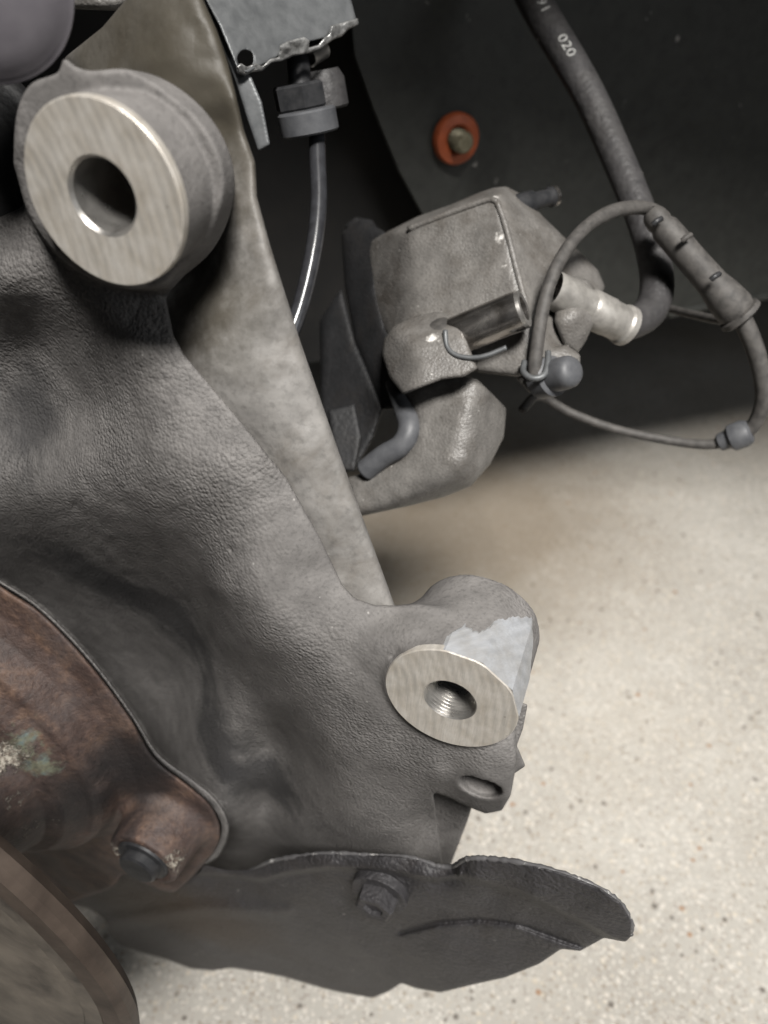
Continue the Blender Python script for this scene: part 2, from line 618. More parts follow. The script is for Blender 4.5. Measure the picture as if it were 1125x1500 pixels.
M = {}
KB = to_world(PS(560, 1200, 20))
kl = lambda px, py, q: to_world(PS(px, py, q)) - KB
M['cast'] = cast_mat('cast aluminium skin', (0.125, 0.119, 0.115), (0.19, 0.181, 0.174), (0.082, 0.077, 0.073), stain_amt=0.55, grain=820, bstr=0.8, bdist=0.0010, pebble=0.48, speck=0.4, rough=0.78, spec=0.25, grime_shade_col=(0.042, 0.041, 0.042),
                     grime_shade=[(kl(240, 910, 50), 0.018, 0.040), (kl(130, 850, 48), 0.014, 0.036), (kl(300, 1080, 30), 0.016, 0.034), (kl(385, 1140, 38), 0.012, 0.030), (kl(40, 610, 42), 0.008, 0.03)],  # charcoal grime in the hollows, also painting in their shade
                     smooth_at=[(kl(185, 270, 12), 0.030, 0.045), (kl(640, 960, 12), 0.024, 0.045), (kl(720, 1150, 6), 0.012, 0.03), (kl(440, 830, 6), 0.012, 0.04), (kl(320, 1120, 18), 0.010, 0.02)])
M['web'] = cast_mat('smooth stained aluminium', (0.165, 0.158, 0.149), (0.225, 0.216, 0.204), (0.085, 0.073, 0.06), grain=420, bstr=0.3, bdist=0.0006, rough=0.55, stain_amt=0.85,
                    grime_shade=[(kl(215, 50, 58), 0.03, 0.07), (kl(290, 110, 52), 0.01, 0.04), (kl(300, 440, 30), 0.006, 0.03)])
CBW = to_world(P(620, 745, 380))
cl = lambda px, py, d: to_world(P(px, py, d)) - CBW
M['caliper'] = cast_mat('dusty caliper iron', (0.095, 0.09, 0.084), (0.16, 0.152, 0.142), (0.05, 0.042, 0.034), grain=900, bstr=0.5, bdist=0.0007, rough=0.42, stain_amt=0.75, speck=0.7, pebble=0.45,
                        chips=[(cl(726, 291, 366), .0003, .0022), (cl(731, 348, 361), .0003, .0022), (cl(738, 386, 358), .0003, .002), (cl(790, 362, 366), .0008, .0026), (cl(634, 495, 345), .0008, .003)])
M['dark_iron'] = cast_mat('near-black shade filler', (0.008, 0.0083, 0.009), (0.015, 0.015, 0.016), (0.02, 0.017, 0.015), grain=500, bstr=0.3, speck=0.05)
SHB = to_world(PS(545, 1462, 24))
M['shield'] = cast_mat('black painted sheet steel', (0.028, 0.027, 0.029), (0.044, 0.042, 0.044), (0.028, 0.023, 0.02), grain=520, bstr=0.7, bdist=0.0014, rough=0.5, speck=0.5,
                       grime_shade=[(to_world(PS(300, 1360, 12)) - SHB, 0.02, 0.06), (to_world(PS(220, 1340, 12)) - SHB, 0.02, 0.05)], grime_shade_col=(0.035, 0.024, 0.016))
def chipped_mat():
    m, nt, b = new_mat('chipped painted edge')
    co = coords(nt)
    k = ramp(nt, noise_node(nt, co, 160, 5, 0.75), [(0.57, gray(0)), (0.66, gray(0.8))])
    nt.links.new(mix(nt, k, (0.09, 0.088, 0.09), (0.5, 0.49, 0.47)), b.inputs['Base Color'])
    b.inputs['Roughness'].default_value = 0.45
    nt.links.new(bump(nt, k, 0.6, 0.0006), b.inputs['Normal'])
    return m


M['chipped'] = chipped_mat()
M['mach1'] = machined_mat('milled aluminium face', math.radians(12))
M['mach2'] = machined_mat('milled aluminium face cross cut', math.radians(18))
M['bore'] = simple_mat('bare bore metal', (0.36, 0.345, 0.325), (0.52, 0.505, 0.48), 120, 0.24, 0.85, 0.2, 600, rough2=0.45)
M['milled'] = machined_mat('bright filed aluminium', math.radians(70), (0.44, 0.455, 0.48))
M['rimbrown'] = simple_mat('dark brown flange rim', (0.035, 0.026, 0.021), (0.085, 0.065, 0.052), 45, 0.5, 0.1, 0.3, 300)
M['hubflange'] = simple_mat('worn brown hub flange', (0.05, 0.043, 0.037), (0.19, 0.165, 0.135), 36, 0.5, 0.1, 0.3, 300)
M['black_bolt'] = simple_mat('black oxide bolt', (0.02, 0.021, 0.023), (0.045, 0.045, 0.047), 200, 0.45, 0.3, 0.2, 700)
M['rubber'] = cast_mat('black hose rubber', (0.027, 0.026, 0.027), (0.046, 0.044, 0.044), (0.038, 0.036, 0.034), grain=330, bstr=0.5, bdist=0.001, rough=0.55, speck=0.8)
M['dusty_rubber'] = simple_mat('dusty cable rubber', (0.034, 0.032, 0.03), (0.075, 0.07, 0.065), 240, 0.65, 0, 0.3, 900)
M['pipe'] = simple_mat('glossy black pipe', (0.02, 0.02, 0.022), (0.035, 0.036, 0.04), 200, 0.22, 0, 0.1, 500, 0.0002, 0.6)
M['panel'] = cast_mat('dark liner plastic', (0.024, 0.025, 0.0225), (0.034, 0.035, 0.032), (0.02, 0.02, 0.018), grain=130, bstr=0.25, bdist=0.0012, rough=0.55, speck=0.5, pebble=0.3)
M['black'] = simple_mat('underbody black', (0.006, 0.006, 0.006), (0.012, 0.011, 0.01), 20, 0.8)
M['orange'] = simple_mat('orange plastic washer', (0.24, 0.055, 0.02), (0.32, 0.075, 0.027), 200, 0.5)
M['zinc'] = simple_mat('dull zinc plate', (0.085, 0.089, 0.092), (0.13, 0.135, 0.138), 160, 0.5, 0.35, 0.2, 500)
M['torn'] = simple_mat('torn bright zinc', (0.10, 0.10, 0.098), (0.42, 0.42, 0.41), 260, 0.35, 0.5, 0.4, 900)
M['grey_cap'] = simple_mat('grey plastic cap', (0.055, 0.057, 0.062), (0.085, 0.087, 0.092), 200, 0.5, 0, 0.15)
M['steel'] = simple_mat('worn bright steel', (0.16, 0.145, 0.13), (0.42, 0.40, 0.38), 90, 0.16, 0.95, 0.1, 500, rough2=0.32)
M['fitting'] = simple_mat('dull plated fitting', (0.22, 0.21, 0.195), (0.36, 0.345, 0.32), 200, 0.42, 0.4, 0.2, 600)
M['boot'] = simple_mat('purple grey rubber boot', (0.085, 0.078, 0.088), (0.115, 0.107, 0.117), 80, 0.5, 0, 0.1, 500)
M['brass'] = simple_mat('dirty threaded stud', (0.10, 0.09, 0.055), (0.22, 0.20, 0.14), 300, 0.5, 0.4, 0.3, 900)
M['print'] = simple_mat('pale hose print', (0.2, 0.2, 0.195), (0.5, 0.5, 0.48), 700, 0.7)


def floor_mat():
    m, nt, b = new_mat('speckled concrete floor')
    co = coords(nt)
    base = ramp(nt, noise_node(nt, co, 6, 5, 0.6), [(0.3, (0.36, 0.34, 0.305)), (0.7, (0.475, 0.455, 0.415))])
    for sc, thr, amt, cols in ((200, 0.38, 0.75, ((0.30, 0.26, 0.21), (0.62, 0.58, 0.52), (0.40, 0.37, 0.33), (0.56, 0.50, 0.41))),
                               (380, 0.40, 0.85, ((0.55, 0.52, 0.47), (0.28, 0.25, 0.22), (0.66, 0.63, 0.58), (0.45, 0.40, 0.33)))):
        v = nd(nt, 'ShaderNodeTexVoronoi', Scale=sc, Randomness=1.0); nt.links.new(co, v.inputs['Vector'])
        sep = nt.nodes.new('ShaderNodeSeparateColor'); nt.links.new(v.outputs['Color'], sep.inputs[0])
        col = ramp(nt, sep.outputs[0], [(0, cols[0]), (0.3, cols[1]), (0.6, cols[2]), (0.85, cols[3])], 'CONSTANT')
        d = math_node(nt, 'ADD', v.outputs['Distance'], math_node(nt, 'MULTIPLY', sep.outputs[1], 0.25))
        msk = ramp(nt, d, [(thr, gray(amt)), (thr + 0.12, gray(0))])
        base = mix(nt, msk, base, col)
    v = nd(nt, 'ShaderNodeTexVoronoi', Scale=95.0, Randomness=1.0); nt.links.new(co, v.inputs['Vector'])
    sep = nt.nodes.new('ShaderNodeSeparateColor'); nt.links.new(v.outputs['Color'], sep.inputs[0])
    msk = ramp(nt, math_node(nt, 'ADD', v.outputs['Distance'], math_node(nt, 'MULTIPLY', sep.outputs[0], 0.5)), [(0.22, gray(0.85)), (0.29, gray(0))])
    base = mix(nt, msk, base, ramp(nt, sep.outputs[1], [(0.0, (0.12, 0.105, 0.09)), (0.5, (0.20, 0.18, 0.155)), (0.85, (0.30, 0.17, 0.09))], 'CONSTANT'))
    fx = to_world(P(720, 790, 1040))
    base = mix(nt, math_node(nt, 'MULTIPLY', near_mask(nt, co, (fx[0] - .03, fx[1] + .06, 0), .10, .34, .22, 9), 0.7), base, (0.17, 0.13, 0.085))  # brown patch painted in for the shade under the caliper
    n = noise_node(nt, co, 2.2, 5, 0.6)
    base = mix(nt, ramp(nt, n, [(0.5, gray(0)), (0.75, gray(0.5))]), base, (0.25, 0.20, 0.14))
    nt.links.new(base, b.inputs['Base Color'])
    b.inputs['Roughness'].default_value = 0.5
    b.inputs['Specular IOR Level'].default_value = 0.35
    nt.links.new(bump(nt, noise_node(nt, co, 300, 4), 0.15, 0.0005), b.inputs['Normal'])
    return m


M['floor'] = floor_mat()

# ------------------------------------------------------------------ setting: floor, car underside
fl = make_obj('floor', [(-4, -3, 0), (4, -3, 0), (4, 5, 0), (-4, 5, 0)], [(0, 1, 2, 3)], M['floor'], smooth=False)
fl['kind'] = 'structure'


def slab(name, quad, thick_vec, mat, parent=None):
    """quad: 4+ lens points; extruded by thick_vec (lens mm)"""
    q = [np.asarray(p, float) for p in quad]; t = np.asarray(thick_vec, float)
    n = len(q)
    v = q + [p + t for p in q]
    f = [tuple(range(n)), tuple(range(2 * n - 1, n - 1, -1))] + [(i, i + n, (i + 1) % n + n, (i + 1) % n) for i in range(n)]
    o = make_obj(name, to_world(np.array(v)), f, mat, parent, smooth=False)
    import bmesh
    bm = bmesh.new(); bm.from_mesh(o.data); bmesh.ops.recalc_face_normals(bm, faces=bm.faces); bm.to_mesh(o.data); bm.free()
    return o


# vertical liner panel behind the caliper: plane through the photo directions below
UPV = np.array([0, CP, SP])
pa = P(560, 505, 640); pb = P(1125, 434, 760)
pn = np.cross(pb - pa, UPV); pn /= np.linalg.norm(pn)


def on_panel(px, py, off=0.0):
    r = ray(px, py)
    return r * ((pa @ pn + off) / (r @ pn))


panel_px = [(500, -120), (1500, -120), (1500, 388), (1125, 434), (980, 461), (700, 500), (640, 420), (622, 318), (585, 250), (548, 160), (520, 80)]
back = -pn if (pn @ np.array([0, 0, 1])) > 0 else pn
liner = thing('wheel_arch_liner', 'large dark grey plastic wheel arch liner filling the upper right background', 'liner', on_panel(980, 461))
slab('liner_sheet', [on_panel(*p) for p in panel_px], back * 6, M['panel'], liner)
# turned lower hem of the liner
hem = [on_panel(980, 461), on_panel(1125, 434), on_panel(1500, 388)]
tube('liner_hem', [p + back * 1 for p in hem], 3.5, M['panel'], liner, seg=10, n=6)

# unseen arch over the wheel, added to keep light off the upper parts
tw = [np.array([-0.9, 0.75, 0.45]), np.array([1.5, 1.1, 0.45])]
rv = []
for (yy, zz) in ((0.30, 0.62), (0.22, 0.74), (0.04, 0.82), (-0.16, 0.86), (-0.31, 0.86)):
    rv += [(-0.9, 0.50 + yy, zz), (1.6, 0.78 + yy, zz)]
rv = rv + [(x, y, z + 0.012) for x, y, z in rv]
rf = []
for i in range(4):
    rf += [(2 * i, 2 * i + 1, 2 * i + 3, 2 * i + 2), (10 + 2 * i, 12 + 2 * i, 13 + 2 * i, 11 + 2 * i)]
make_obj('liner_shade_roof', rv, rf, M['panel'], liner)

# car floor pan behind the liner, keeps the ground under the car dark
fe = [(-1.6, .57), (-0.12, .61), (.37, .77), (1.7, 1.25), (1.9, 3.6), (-1.9, 3.6)]
ne = len(fe)
ub = make_obj('car_underbody', [(x, y, 0.338) for x, y in fe] + [(x, y, 1.3) for x, y in fe],
              [tuple(range(ne))[::-1], tuple(range(ne, 2 * ne))] + [(i, (i + 1) % ne, (i + 1) % ne + ne, i + ne) for i in range(ne)], M['black'], smooth=False)
tag(ub, 'black shadowed underside of the car behind the liner', 'car underside')

# ------------------------------------------------------------------ steering knuckle
C1 = PS(149.7, 288.2, 0)
C2 = PS(659.1, 1026.0, 0)
RB = 22.9
knuckle = thing('steering_knuckle', 'big rough grey cast aluminium knuckle with two bare drilled caliper bosses', 'knuckle', PS(560, 1200, 20))

body_poly = [(-90, 352), (0, 318), (40, 300), (130, 300), (250, 390), (244, 440), (254, 490), (270, 520), (330, 590), (420, 700), (470, 790), (502, 857),
             (520, 876), (548, 886), (580, 887), (612, 884), (650, 890), (720, 940), (748, 1000), (756, 1060), (757, 1115), (748, 1165), (735, 1187), (712, 1192),
             (684, 1181), (655, 1167), (634, 1160), (640, 1200), (650, 1275), (430, 1290), (300, 1290), (200, 1250), (-90, 1000)]
body_ctrl = [(-90, 200, 50), (-90, 330, 46), (0, 330, 38), (60, 400, 28), (0, 420, 30), (45, 500, 45), (150, 450, 25), (230, 450, 26), (255, 500, 21), (200, 520, 17),
             (120, 600, 35), (40, 630, 42), (-90, 600, 44), (180, 630, 18), (260, 600, 13), (320, 620, 15), (0, 700, 29), (100, 690, 23.5), (200, 710, 12), (300, 720, 7),
             (360, 680, 10.5), (410, 710, 14.5), (380, 800, 4.5), (340, 850, 4), (318, 862, 9), (286, 880, 34), (250, 780, 17), (250, 850, 38), (250, 920, 58), (250, 1000, 76), (150, 750, 22), (150, 840, 47), (150, 930, 74),
             (50, 740, 27), (50, 800, 42), (50, 870, 68), (-60, 740, 30), (-60, 820, 52), (190, 1010, 84), (310, 960, 40), (340, 945, 16), (372, 935, 4),
             (440, 800, 8.5), (470, 830, 11.5), (450, 900, 3.5), (520, 900, 9), (560, 900, 12), (600, 890, 15), (520, 960, 3.5), (560, 1000, 2.0), (600, 930, 6.5), (500, 1040, 4), (440, 1000, 4),
             (415, 1030, 14), (398, 1085, 40), (372, 1010, 22), (335, 1030, 30), (300, 1030, 44), (262, 1040, 66), (330, 1080, 29), (292, 1090, 38), (258, 1110, 56), (322, 1140, 27), (300, 1170, 30), (356, 1080, 31), (366, 1140, 34), (388, 1175, 46), (425, 1150, 34), (450, 1070, 14),
             (480, 1090, 8), (540, 1080, 4), (600, 1110, 4), (660, 1120, 4), (640, 1140, 5), (700, 1150, 4), (740, 1150, 6), (500, 1150, 11), (560, 1160, 10), (585, 1185, 13), (606, 1190, 18), (632, 1200, 30), (618, 1170, 14),
             (470, 1215, 24), (550, 1230, 17), (590, 1235, 20), (612, 1245, 27), (640, 1250, 36), (440, 1245, 40), (425, 1220, 36), (385, 1225, 50), (380, 1255, 66), (340, 1250, 60), (420, 1262, 62),
             (345, 1215, 36), (325, 1195, 26), (750, 1000, 24), (750, 1085, 7), (700, 960, 24), (640, 935, 10), (725, 930, 30), (690, 1060, 6), (600, 1000, 4), (640, 980, 12)]
base_poly = [(20, 240), (22, 185), (30, 148), (48, 121), (84, 107), (94, 86), (112, 98), (135, 104), (180, 101), (235, 114), (288, 150), (326, 200), (343, 255), (338, 310), (312, 365), (272, 402), (230, 430), (120, 400), (50, 330)]


def dent(F, g, px, py, r):
    d = np.sqrt((g.PX - px) ** 2 + (g.PY - py) ** 2) * g.mmpx
    return F + (np.clip(1 - d / r, 0, 1) * 1.6)[:, :, None]


def plane_angle(px, py, C):
    d = PS(px, py, 0) - C
    return math.atan2(d @ E2, d @ E1)


def knuckle_field():
    g = Grid((-84, 800), (74, 1300), (-1.5, 98), 3.0, 0.9)
    front = tps(body_ctrl, g.PX, g.PY, 5e-5)
    rough_mask = np.clip(vnoise(g.PX, g.PY, 140, 3) * 0.5 + 0.6, 0.15, 1) * np.clip((560 - g.PX) / 300, 0.25, 1)
    front += 0.35 * rough_mask * (vnoise(g.PX, g.PY, 16, 5) + 0.7 * vnoise(g.PX, g.PY, 9, 6)) + 0.5 * vnoise(g.PX, g.PY, 45, 7)
    sd = (poly_sd(g.PX, g.PY, body_poly) * g.mmpx)[:, :, None]
    F = smax(front[:, :, None] - g.S, sd + 0 * g.S, 1.8)
    for px_, py_, rr_ in ((338, 805, 1.6), (582, 957, 2.6), (110, 740, 1.8), (575, 962, 1.8)):
        F = dent(F, g, px_, py_, rr_)
    # base pad of the upper boss
    sdb = (poly_sd(g.PX, g.PY, spline(base_poly + base_poly[:1], 4)) * g.mmpx)[:, :, None]
    padf = 17.0 + 0.4 * vnoise(g.PX, g.PY, 30, 11) + np.clip((g.PX - 215) / 9.0, -7, 0)
    pad = smax(padf[:, :, None] - g.S, sdb + np.clip(26.0 - g.S, 0, 9) * 0.38 * np.clip((g.PX[:, :, None] - 190) / 60.0, 0, 1), 1.4)
    F = smin(F, pad, 2.5)
    # boss barrels
    r1, t1 = g.axis_rs(C1)
    F = smin(F, smax(smax(r1 - (RB - 0.2 - 1.2 * np.clip(t1 / 20, 0, 1)), 0.9 - t1, 0.8), t1 - 25, 1.0), 1.0)
    r2, t2 = g.axis_rs(C2)
    b2 = smax(smax(r2 - (RB - 0.2), 0.9 - t2, 0.8), t2 - 40, 3.0)
    # filed flats on the lower boss
    a0, a1 = plane_angle(645, 949, C2), plane_angle(762, 1056, C2)
    for k in range(3):
        m_ = a0 + (a1 - a0) * (k + 0.5) / 3
        d = math.cos(m_) * E1 + math.sin(m_) * E2
        b2 = smax(b2, g.plane(C2 + d * ((RB + 0.25) * math.cos((a1 - a0) / 6) + 0.0), d), 0.5)
    F = smin(F, b2, 5.0)
    # raised lip along the hub seat
    lip = (line_sd(g.PX, g.PY, spline(lip_px, 5)) * g.mmpx)[:, :, None]
    Fl = np.sqrt(lip ** 2 + (g.S - 9.0) ** 2) - 2.2
    Fl = smax(np.broadcast_to(lip - (0.9 + 1.3 * np.clip((g.PX - 200) / 120, 0, 1))[:, :, None], F.shape), 8.0 - g.S, 1.2)
    F = smin(F, Fl, 1.5)
    # bores
    F = smax(F, np.minimum(11.2 - r1, 48 - t1), 0.4)
    F = smax(F, np.minimum(9.7 - r2, 36 - t2), 0.4)
    vt = -ray(699, 1164); vt = vt / np.linalg.norm(vt) + 1.4 * NA; vt /= np.linalg.norm(vt)
    rt, tt = g.axis_rs(PS(700, 1163, 3), vt)
    F = smax(F, np.minimum(8.2 - rt, 14 - tt), 0.8)
    F = smax(F, g.S - (52 + 42 * sstep((560 - 0.4 * g.PX) - g.PY, 60)[:, :, None]), 2)
    return g.mesh(F.astype(np.float32), 2)


lip_px = [(-84, 800), (0, 853), (60, 893), (131, 966), (192, 1047), (229, 1106), (278, 1145), (313, 1176), (330, 1212), (318, 1248), (300, 1262)]
V, Q = knuckle_field()
make_obj('casting', V, Q, M['cast'], knuckle)

# rear web strip
web_poly = [(95, 84), (150, 40), (205, -25), (288, -25), (300, 5), (318, 45), (334, 92), (346, 140), (358, 192), (374, 238), (377, 290), (396, 360), (440, 500), (500, 672), (585, 905),
            (500, 940), (400, 800), (250, 600), (150, 450), (90, 250)]
web_ctrl = [(120, 80, 66), (200, 0, 62), (290, 0, 60), (250, 90, 52), (330, 100, 55), (345, 140, 51), (320, 180, 52), (360, 200, 50), (374, 240, 46), (340, 260, 46), (330, 350, 38), (370, 330, 38), (270, 330, 50), (280, 400, 42),
            (280, 450, 31), (265, 515, 25), (350, 450, 28), (430, 480, 34), (400, 560, 24), (460, 570, 30), (330, 592, 19.5), (420, 700, 18), (440, 680, 19), (500, 680, 26), (470, 790, 15.5), (490, 800, 16.5), (545, 810, 22), (505, 858, 14.5), (540, 885, 15),
            (580, 890, 18), (200, 500, 34), (200, 300, 40), (350, 700, 24), (420, 820, 20)]
relief('rear_web', web_poly, web_ctrl, M['web'], knuckle, 14, k=4.0, noise=lambda x, y: 0.5 * vnoise(x, y, 50, 21) + 0.25 * vnoise(x, y, 22, 22))
# small rib and casting flash under the lower boss
relief('lower_rib', [(590, 1130), (650, 1150), (692, 1180), (684, 1205), (662, 1262), (655, 1285), (590, 1285)],
       [(600, 1150, 38), (660, 1160, 36), (690, 1190, 40), (640, 1260, 48), (600, 1260, 46), (670, 1260, 50), (645, 1210, 43)], M['cast'], knuckle, 12, k=3)
relief('gap_backing', [(240, 1150), (470, 1180), (470, 1320), (240, 1320)], [(240, 1150, 94), (470, 1180, 92), (470, 1320, 94), (240, 1320, 94)], M['dark_iron'], knuckle, 8, k=2)  # added dark plate, makes the shaded gap above the shield black
relief('upper_arm_filler', [(-90, 60), (10, 100), (60, 150), (80, 260), (40, 350), (-90, 420)], [(-90, 80, 66), (20, 120, 70), (60, 260, 66), (0, 340, 60), (-90, 400, 60), (-20, 220, 62)], M['dark_iron'], knuckle, 14, k=8)  # dark filler added left of the boss, near-black colour in place of shade
relief('casting_flash', [(735, 1020), (773, 1032), (766, 1068), (757, 1092), (770, 1122), (752, 1134), (725, 1100)],
       [(740, 1030, 16), (770, 1034, 17), (765, 1070, 16), (770, 1122, 15), (740, 1130, 14), (740, 1080, 13)], M['cast'], knuckle, 3, k=1.0, step=2, sstep=0.5)


def boss(C, rb, mat, thread, chamf, flats=()):
    prof = [(rb, 0.0), (RB - 0.35, 0.0), (RB, -0.35), (RB, -2.5), (RB - 1, -2.6)]
    def wob(a, j):
        if j == 0: return 0.0
        r = prof[j][0]; q = r
        for m_, dc in flats:
            c = math.cos(a - m_)
            if c > 0.3: q = min(q, (dc - (RB - r)) / c)
        return q / r - 1.0
    lathe('machined_face', [(rb + chamf, -0.0)] + prof[1:], C, NA, mat, knuckle, seg=180, wob=wob if flats else None)
    p = [(rb + chamf, 0.0), (rb, -chamf)]
    z = -chamf
    if thread:
        while z > -26:
            p += [(rb + 0.75, z - 0.65), (rb + 0.75, z - 0.85), (rb, z - 1.5)]
            z -= 1.5
    p += [(rb, -45 if not thread else -34), (0.01, -48 if not thread else -36)]
    lathe('threaded_bore' if thread else 'bore', p, C, NA, M['bore'], knuckle, seg=96, sharp=25)


FA0, FA1 = plane_angle(645, 949, C2), plane_angle(762, 1056, C2)
flats2 = [(FA0 + (FA1 - FA0) * (k + 0.5) / 3, (RB + 0.25) * math.cos((FA1 - FA0) / 6) + 0.28) for k in range(3)]
boss(C1, 9.1, M['mach1'], False, 0.9)
boss(C2, 8.7, M['mach2'], True, 0.5, flats2)


def filed_patch():
    a0, a1 = plane_angle(645, 949, C2), plane_angle(762, 1056, C2)
    rs = np.random.RandomState(4)
    fac = np.linspace(a0, a1, 4)                       # three facets
    na, nt_ = 60, 14
    v, f = [], []
    for i in range(na + 1):
        a = a0 + (a1 - a0) * i / na
        k = min(int(i / na * 3), 2)
        m = (fac[k] + fac[k + 1]) / 2; h = abs(fac[k + 1] - fac[k]) / 2
        r = (RB + 0.25) * math.cos(h) / math.cos(a - m) + 0.30
        u = i / na
        tm = np.interp(u, [0, .1, .22, .34, .45, .6, .8, 1], [6, 15, 13, 21, 29, 35, 33, 18]) + rs.uniform(-.8, .8)
        for j in range(nt_ + 1):
            t = 0.3 + (tm - 0.3) * j / nt_
            edge = min(1, (nt_ - j) / 2.0, i / 2.0, (na - i) / 2.0)
            rr = r - 0.7 * (1 - edge)
            d = math.cos(a) * E1 + math.sin(a) * E2
            v.append(C2 + d * rr - NA * t)
    for i in range(na):
        for j in range(nt_):
            q = i * (nt_ + 1) + j
            f.append((q, q + 1, q + nt_ + 2, q + nt_ + 1))
    o = make_obj('filed_patch', to_world(np.array(v)), f, M['milled'], knuckle)
    o['label'] = 'bright bare filed metal on the lower boss'
    o.data.polygons.foreach_set('use_smooth', np.zeros(len(o.data.polygons), dtype=bool))


filed_patch()
# ------------------------------------------------------------------ hub
AXE = (-354.0, -235.0)


def axle_pt(s, e=AXE):
    return E1 * e[0] + E2 * e[1] - NA * (S0 + s)


hub = thing('wheel_bearing_housing', 'rust brown bearing housing with a bolted lug and green paint patch at lower left', 'bearing housing', PS(240, 1300, 0))
hub_poly = [(-90, 780), (0, 857), (60, 897), (130, 970), (190, 1050), (226, 1110), (276, 1150), (310, 1181), (323, 1218), (310, 1252), (264, 1301), (243, 1306), (212, 1294), (182, 1280),
            (165, 1300), (125, 1314), (88, 1326), (30, 1330), (-90, 1250)]


def smooth2(pts, n=6, closed=True):
    p = np.asarray(pts, float)
    if closed: p = np.vstack([p, p[:1]])
    return spline(p, n)


hub_poly = smooth2(hub_poly, 4)


def hub_field():
    g = Grid((-84, 345), (780, 1345), (-66, 26), 3.0, 0.8)
    r, t = g.axis_rs(axle_pt(0))
    prof_r = [0, 62, 64, 68, 70, 78, 82, 85, 88, 90.5, 93, 100, 112, 140]
    prof_s = [-64, -62, -48, -36, -30, -27, -22, -19.5, -18.5, -15.5, -7, -2, 0.5, 3]
    front = np.interp(r, prof_r, prof_s).astype(np.float32)
    F = (front - t) * 0.6
    # lug barrel
    LC = PS(208, 1262, -22)
    rl, tl = g.axis_rs(LC)
    lug = smax(rl - (18.0 + 0.11 * np.clip(tl, 0, 30)), -tl, 2.0)
    F = smin(F, lug, 5.0)
    F = smax(F, (poly_sd(g.PX, g.PY, hub_poly) * g.mmpx)[:, :, None] + 0 * g.S, 2.0)
    F = smax(F, np.minimum(14.2 - rl, 1.6 - tl), 0.8)
    F = smax(F, g.S - 22, 1.5)
    return g.mesh(F.astype(np.float32), 2), LC


def hub_local(px, py, s_):
    return to_world(PS(px, py, s_)) - np.array(hub.location)


M['rust'] = rust_mat('rusty hub steel', green=[hub_local(30, 1085, -25), hub_local(62, 1125, -27)],
                     crust=[hub_local(8, 1110, -32), hub_local(2, 1160, -36), hub_local(80, 1262, -42), hub_local(95, 1295, -44), hub_local(60, 1235, -40), hub_local(150, 1248, -24), hub_local(262, 1275, -22)],
                     grease_shade=[hub_local(130, 1200, -24), hub_local(205, 1150, -3), hub_local(110, 1180, -28), hub_local(90, 1240, -36), hub_local(190, 1110, -4)])  # black grease, spread wider to paint in the hub's darker lower left
(V, Q), LUG = hub_field()
make_obj('housing', V, Q, M['rust'], hub)
# bolt in the lug
lathe('bolt', [(0.01, 6.2), (8.4, 6.0), (9.6, 5.2), (9.9, 1.6), (12.8, 1.2), (13.4, 0.2), (13.4, -4)], LUG - NA * 1.0, NA, M['black_bolt'], hub, seg=48, sharp=30)

hf = thing('hub_flange', 'blurred brown hub flange rim in the very bottom left corner', 'hub flange', axle_pt(-80))
FO = axle_pt(-80, (-358, -259))
lathe('flange_rim', [(60, -6), (140, -6), (143.5, -2), (143.5, 2), (141, 5), (133, 6), (131.5, 3.5), (60, 0)], FO, NA, M['rimbrown'], hf, seg=160)
lathe('flange_face', [(131.4, 1.0), (130.6, 4.6), (123, 5.4), (121, 4.2), (118, 5.2), (60, 6)], FO, NA, M['hubflange'], hf, seg=160)


# ------------------------------------------------------------------ dust shield
shield = thing('brake_dust_shield', 'dark grey bent sheet steel dust shield with ragged lower edge below the knuckle', 'dust shield', PS(545, 1462, 24))
sh_poly = [(80, 1318), (120, 1300), (200, 1270), (292, 1264), (330, 1274), (366, 1274), (396, 1261), (430, 1254), (484, 1249), (545, 1252), (600, 1255), (640, 1267), (664, 1268), (684, 1257), (722, 1257),
           (772, 1264), (832, 1281), (880, 1301), (910, 1323), (926, 1350), (926, 1370), (916, 1380), (900, 1377), (884, 1374), (872, 1381), (850, 1393), (822, 1390), (790, 1412), (740, 1432),
           (690, 1443), (645, 1454), (610, 1448), (588, 1440), (570, 1452), (546, 1462), (500, 1454), (470, 1447), (420, 1432), (380, 1424), (340, 1418), (312, 1422), (280, 1419), (246, 1406), (205, 1394), (176, 1384), (160, 1366), (154, 1345), (130, 1330)]
sh_ctrl = [(80, 1318, 10), (150, 1340, 12), (200, 1290, 14), (300, 1268, 18), (300, 1300, 14), (300, 1360, 17), (300, 1415, 27), (366, 1276, 18), (400, 1266, 16), (400, 1285, 13), (400, 1420, 31), (400, 1350, 17), (480, 1252, 14), (480, 1275, 9), (480, 1300, 12), (480, 1380, 20), (480, 1440, 32),
           (545, 1254, 14), (560, 1278, 9), (560, 1310, 11), (540, 1360, 15), (545, 1455, 32), (600, 1258, 14), (620, 1285, 9), (640, 1270, 13), (664, 1272, 13), (665, 1290, 9), (690, 1262, 8), (700, 1290, 5), (720, 1262, 7),
           (780, 1275, 5), (780, 1310, 4), (840, 1300, 4), (880, 1330, 3), (920, 1360, 4), (905, 1372, 5), (720, 1312, 9), (780, 1338, 8), (840, 1362, 7), (700, 1335, 10), (760, 1352, 9), (830, 1380, 8),
           (620, 1352, 11), (690, 1352, 12), (760, 1366, 11), (640, 1400, 12), (700, 1420, 13), (600, 1440, 24), (780, 1400, 12), (645, 1448, 17), (200, 1380, 22)]


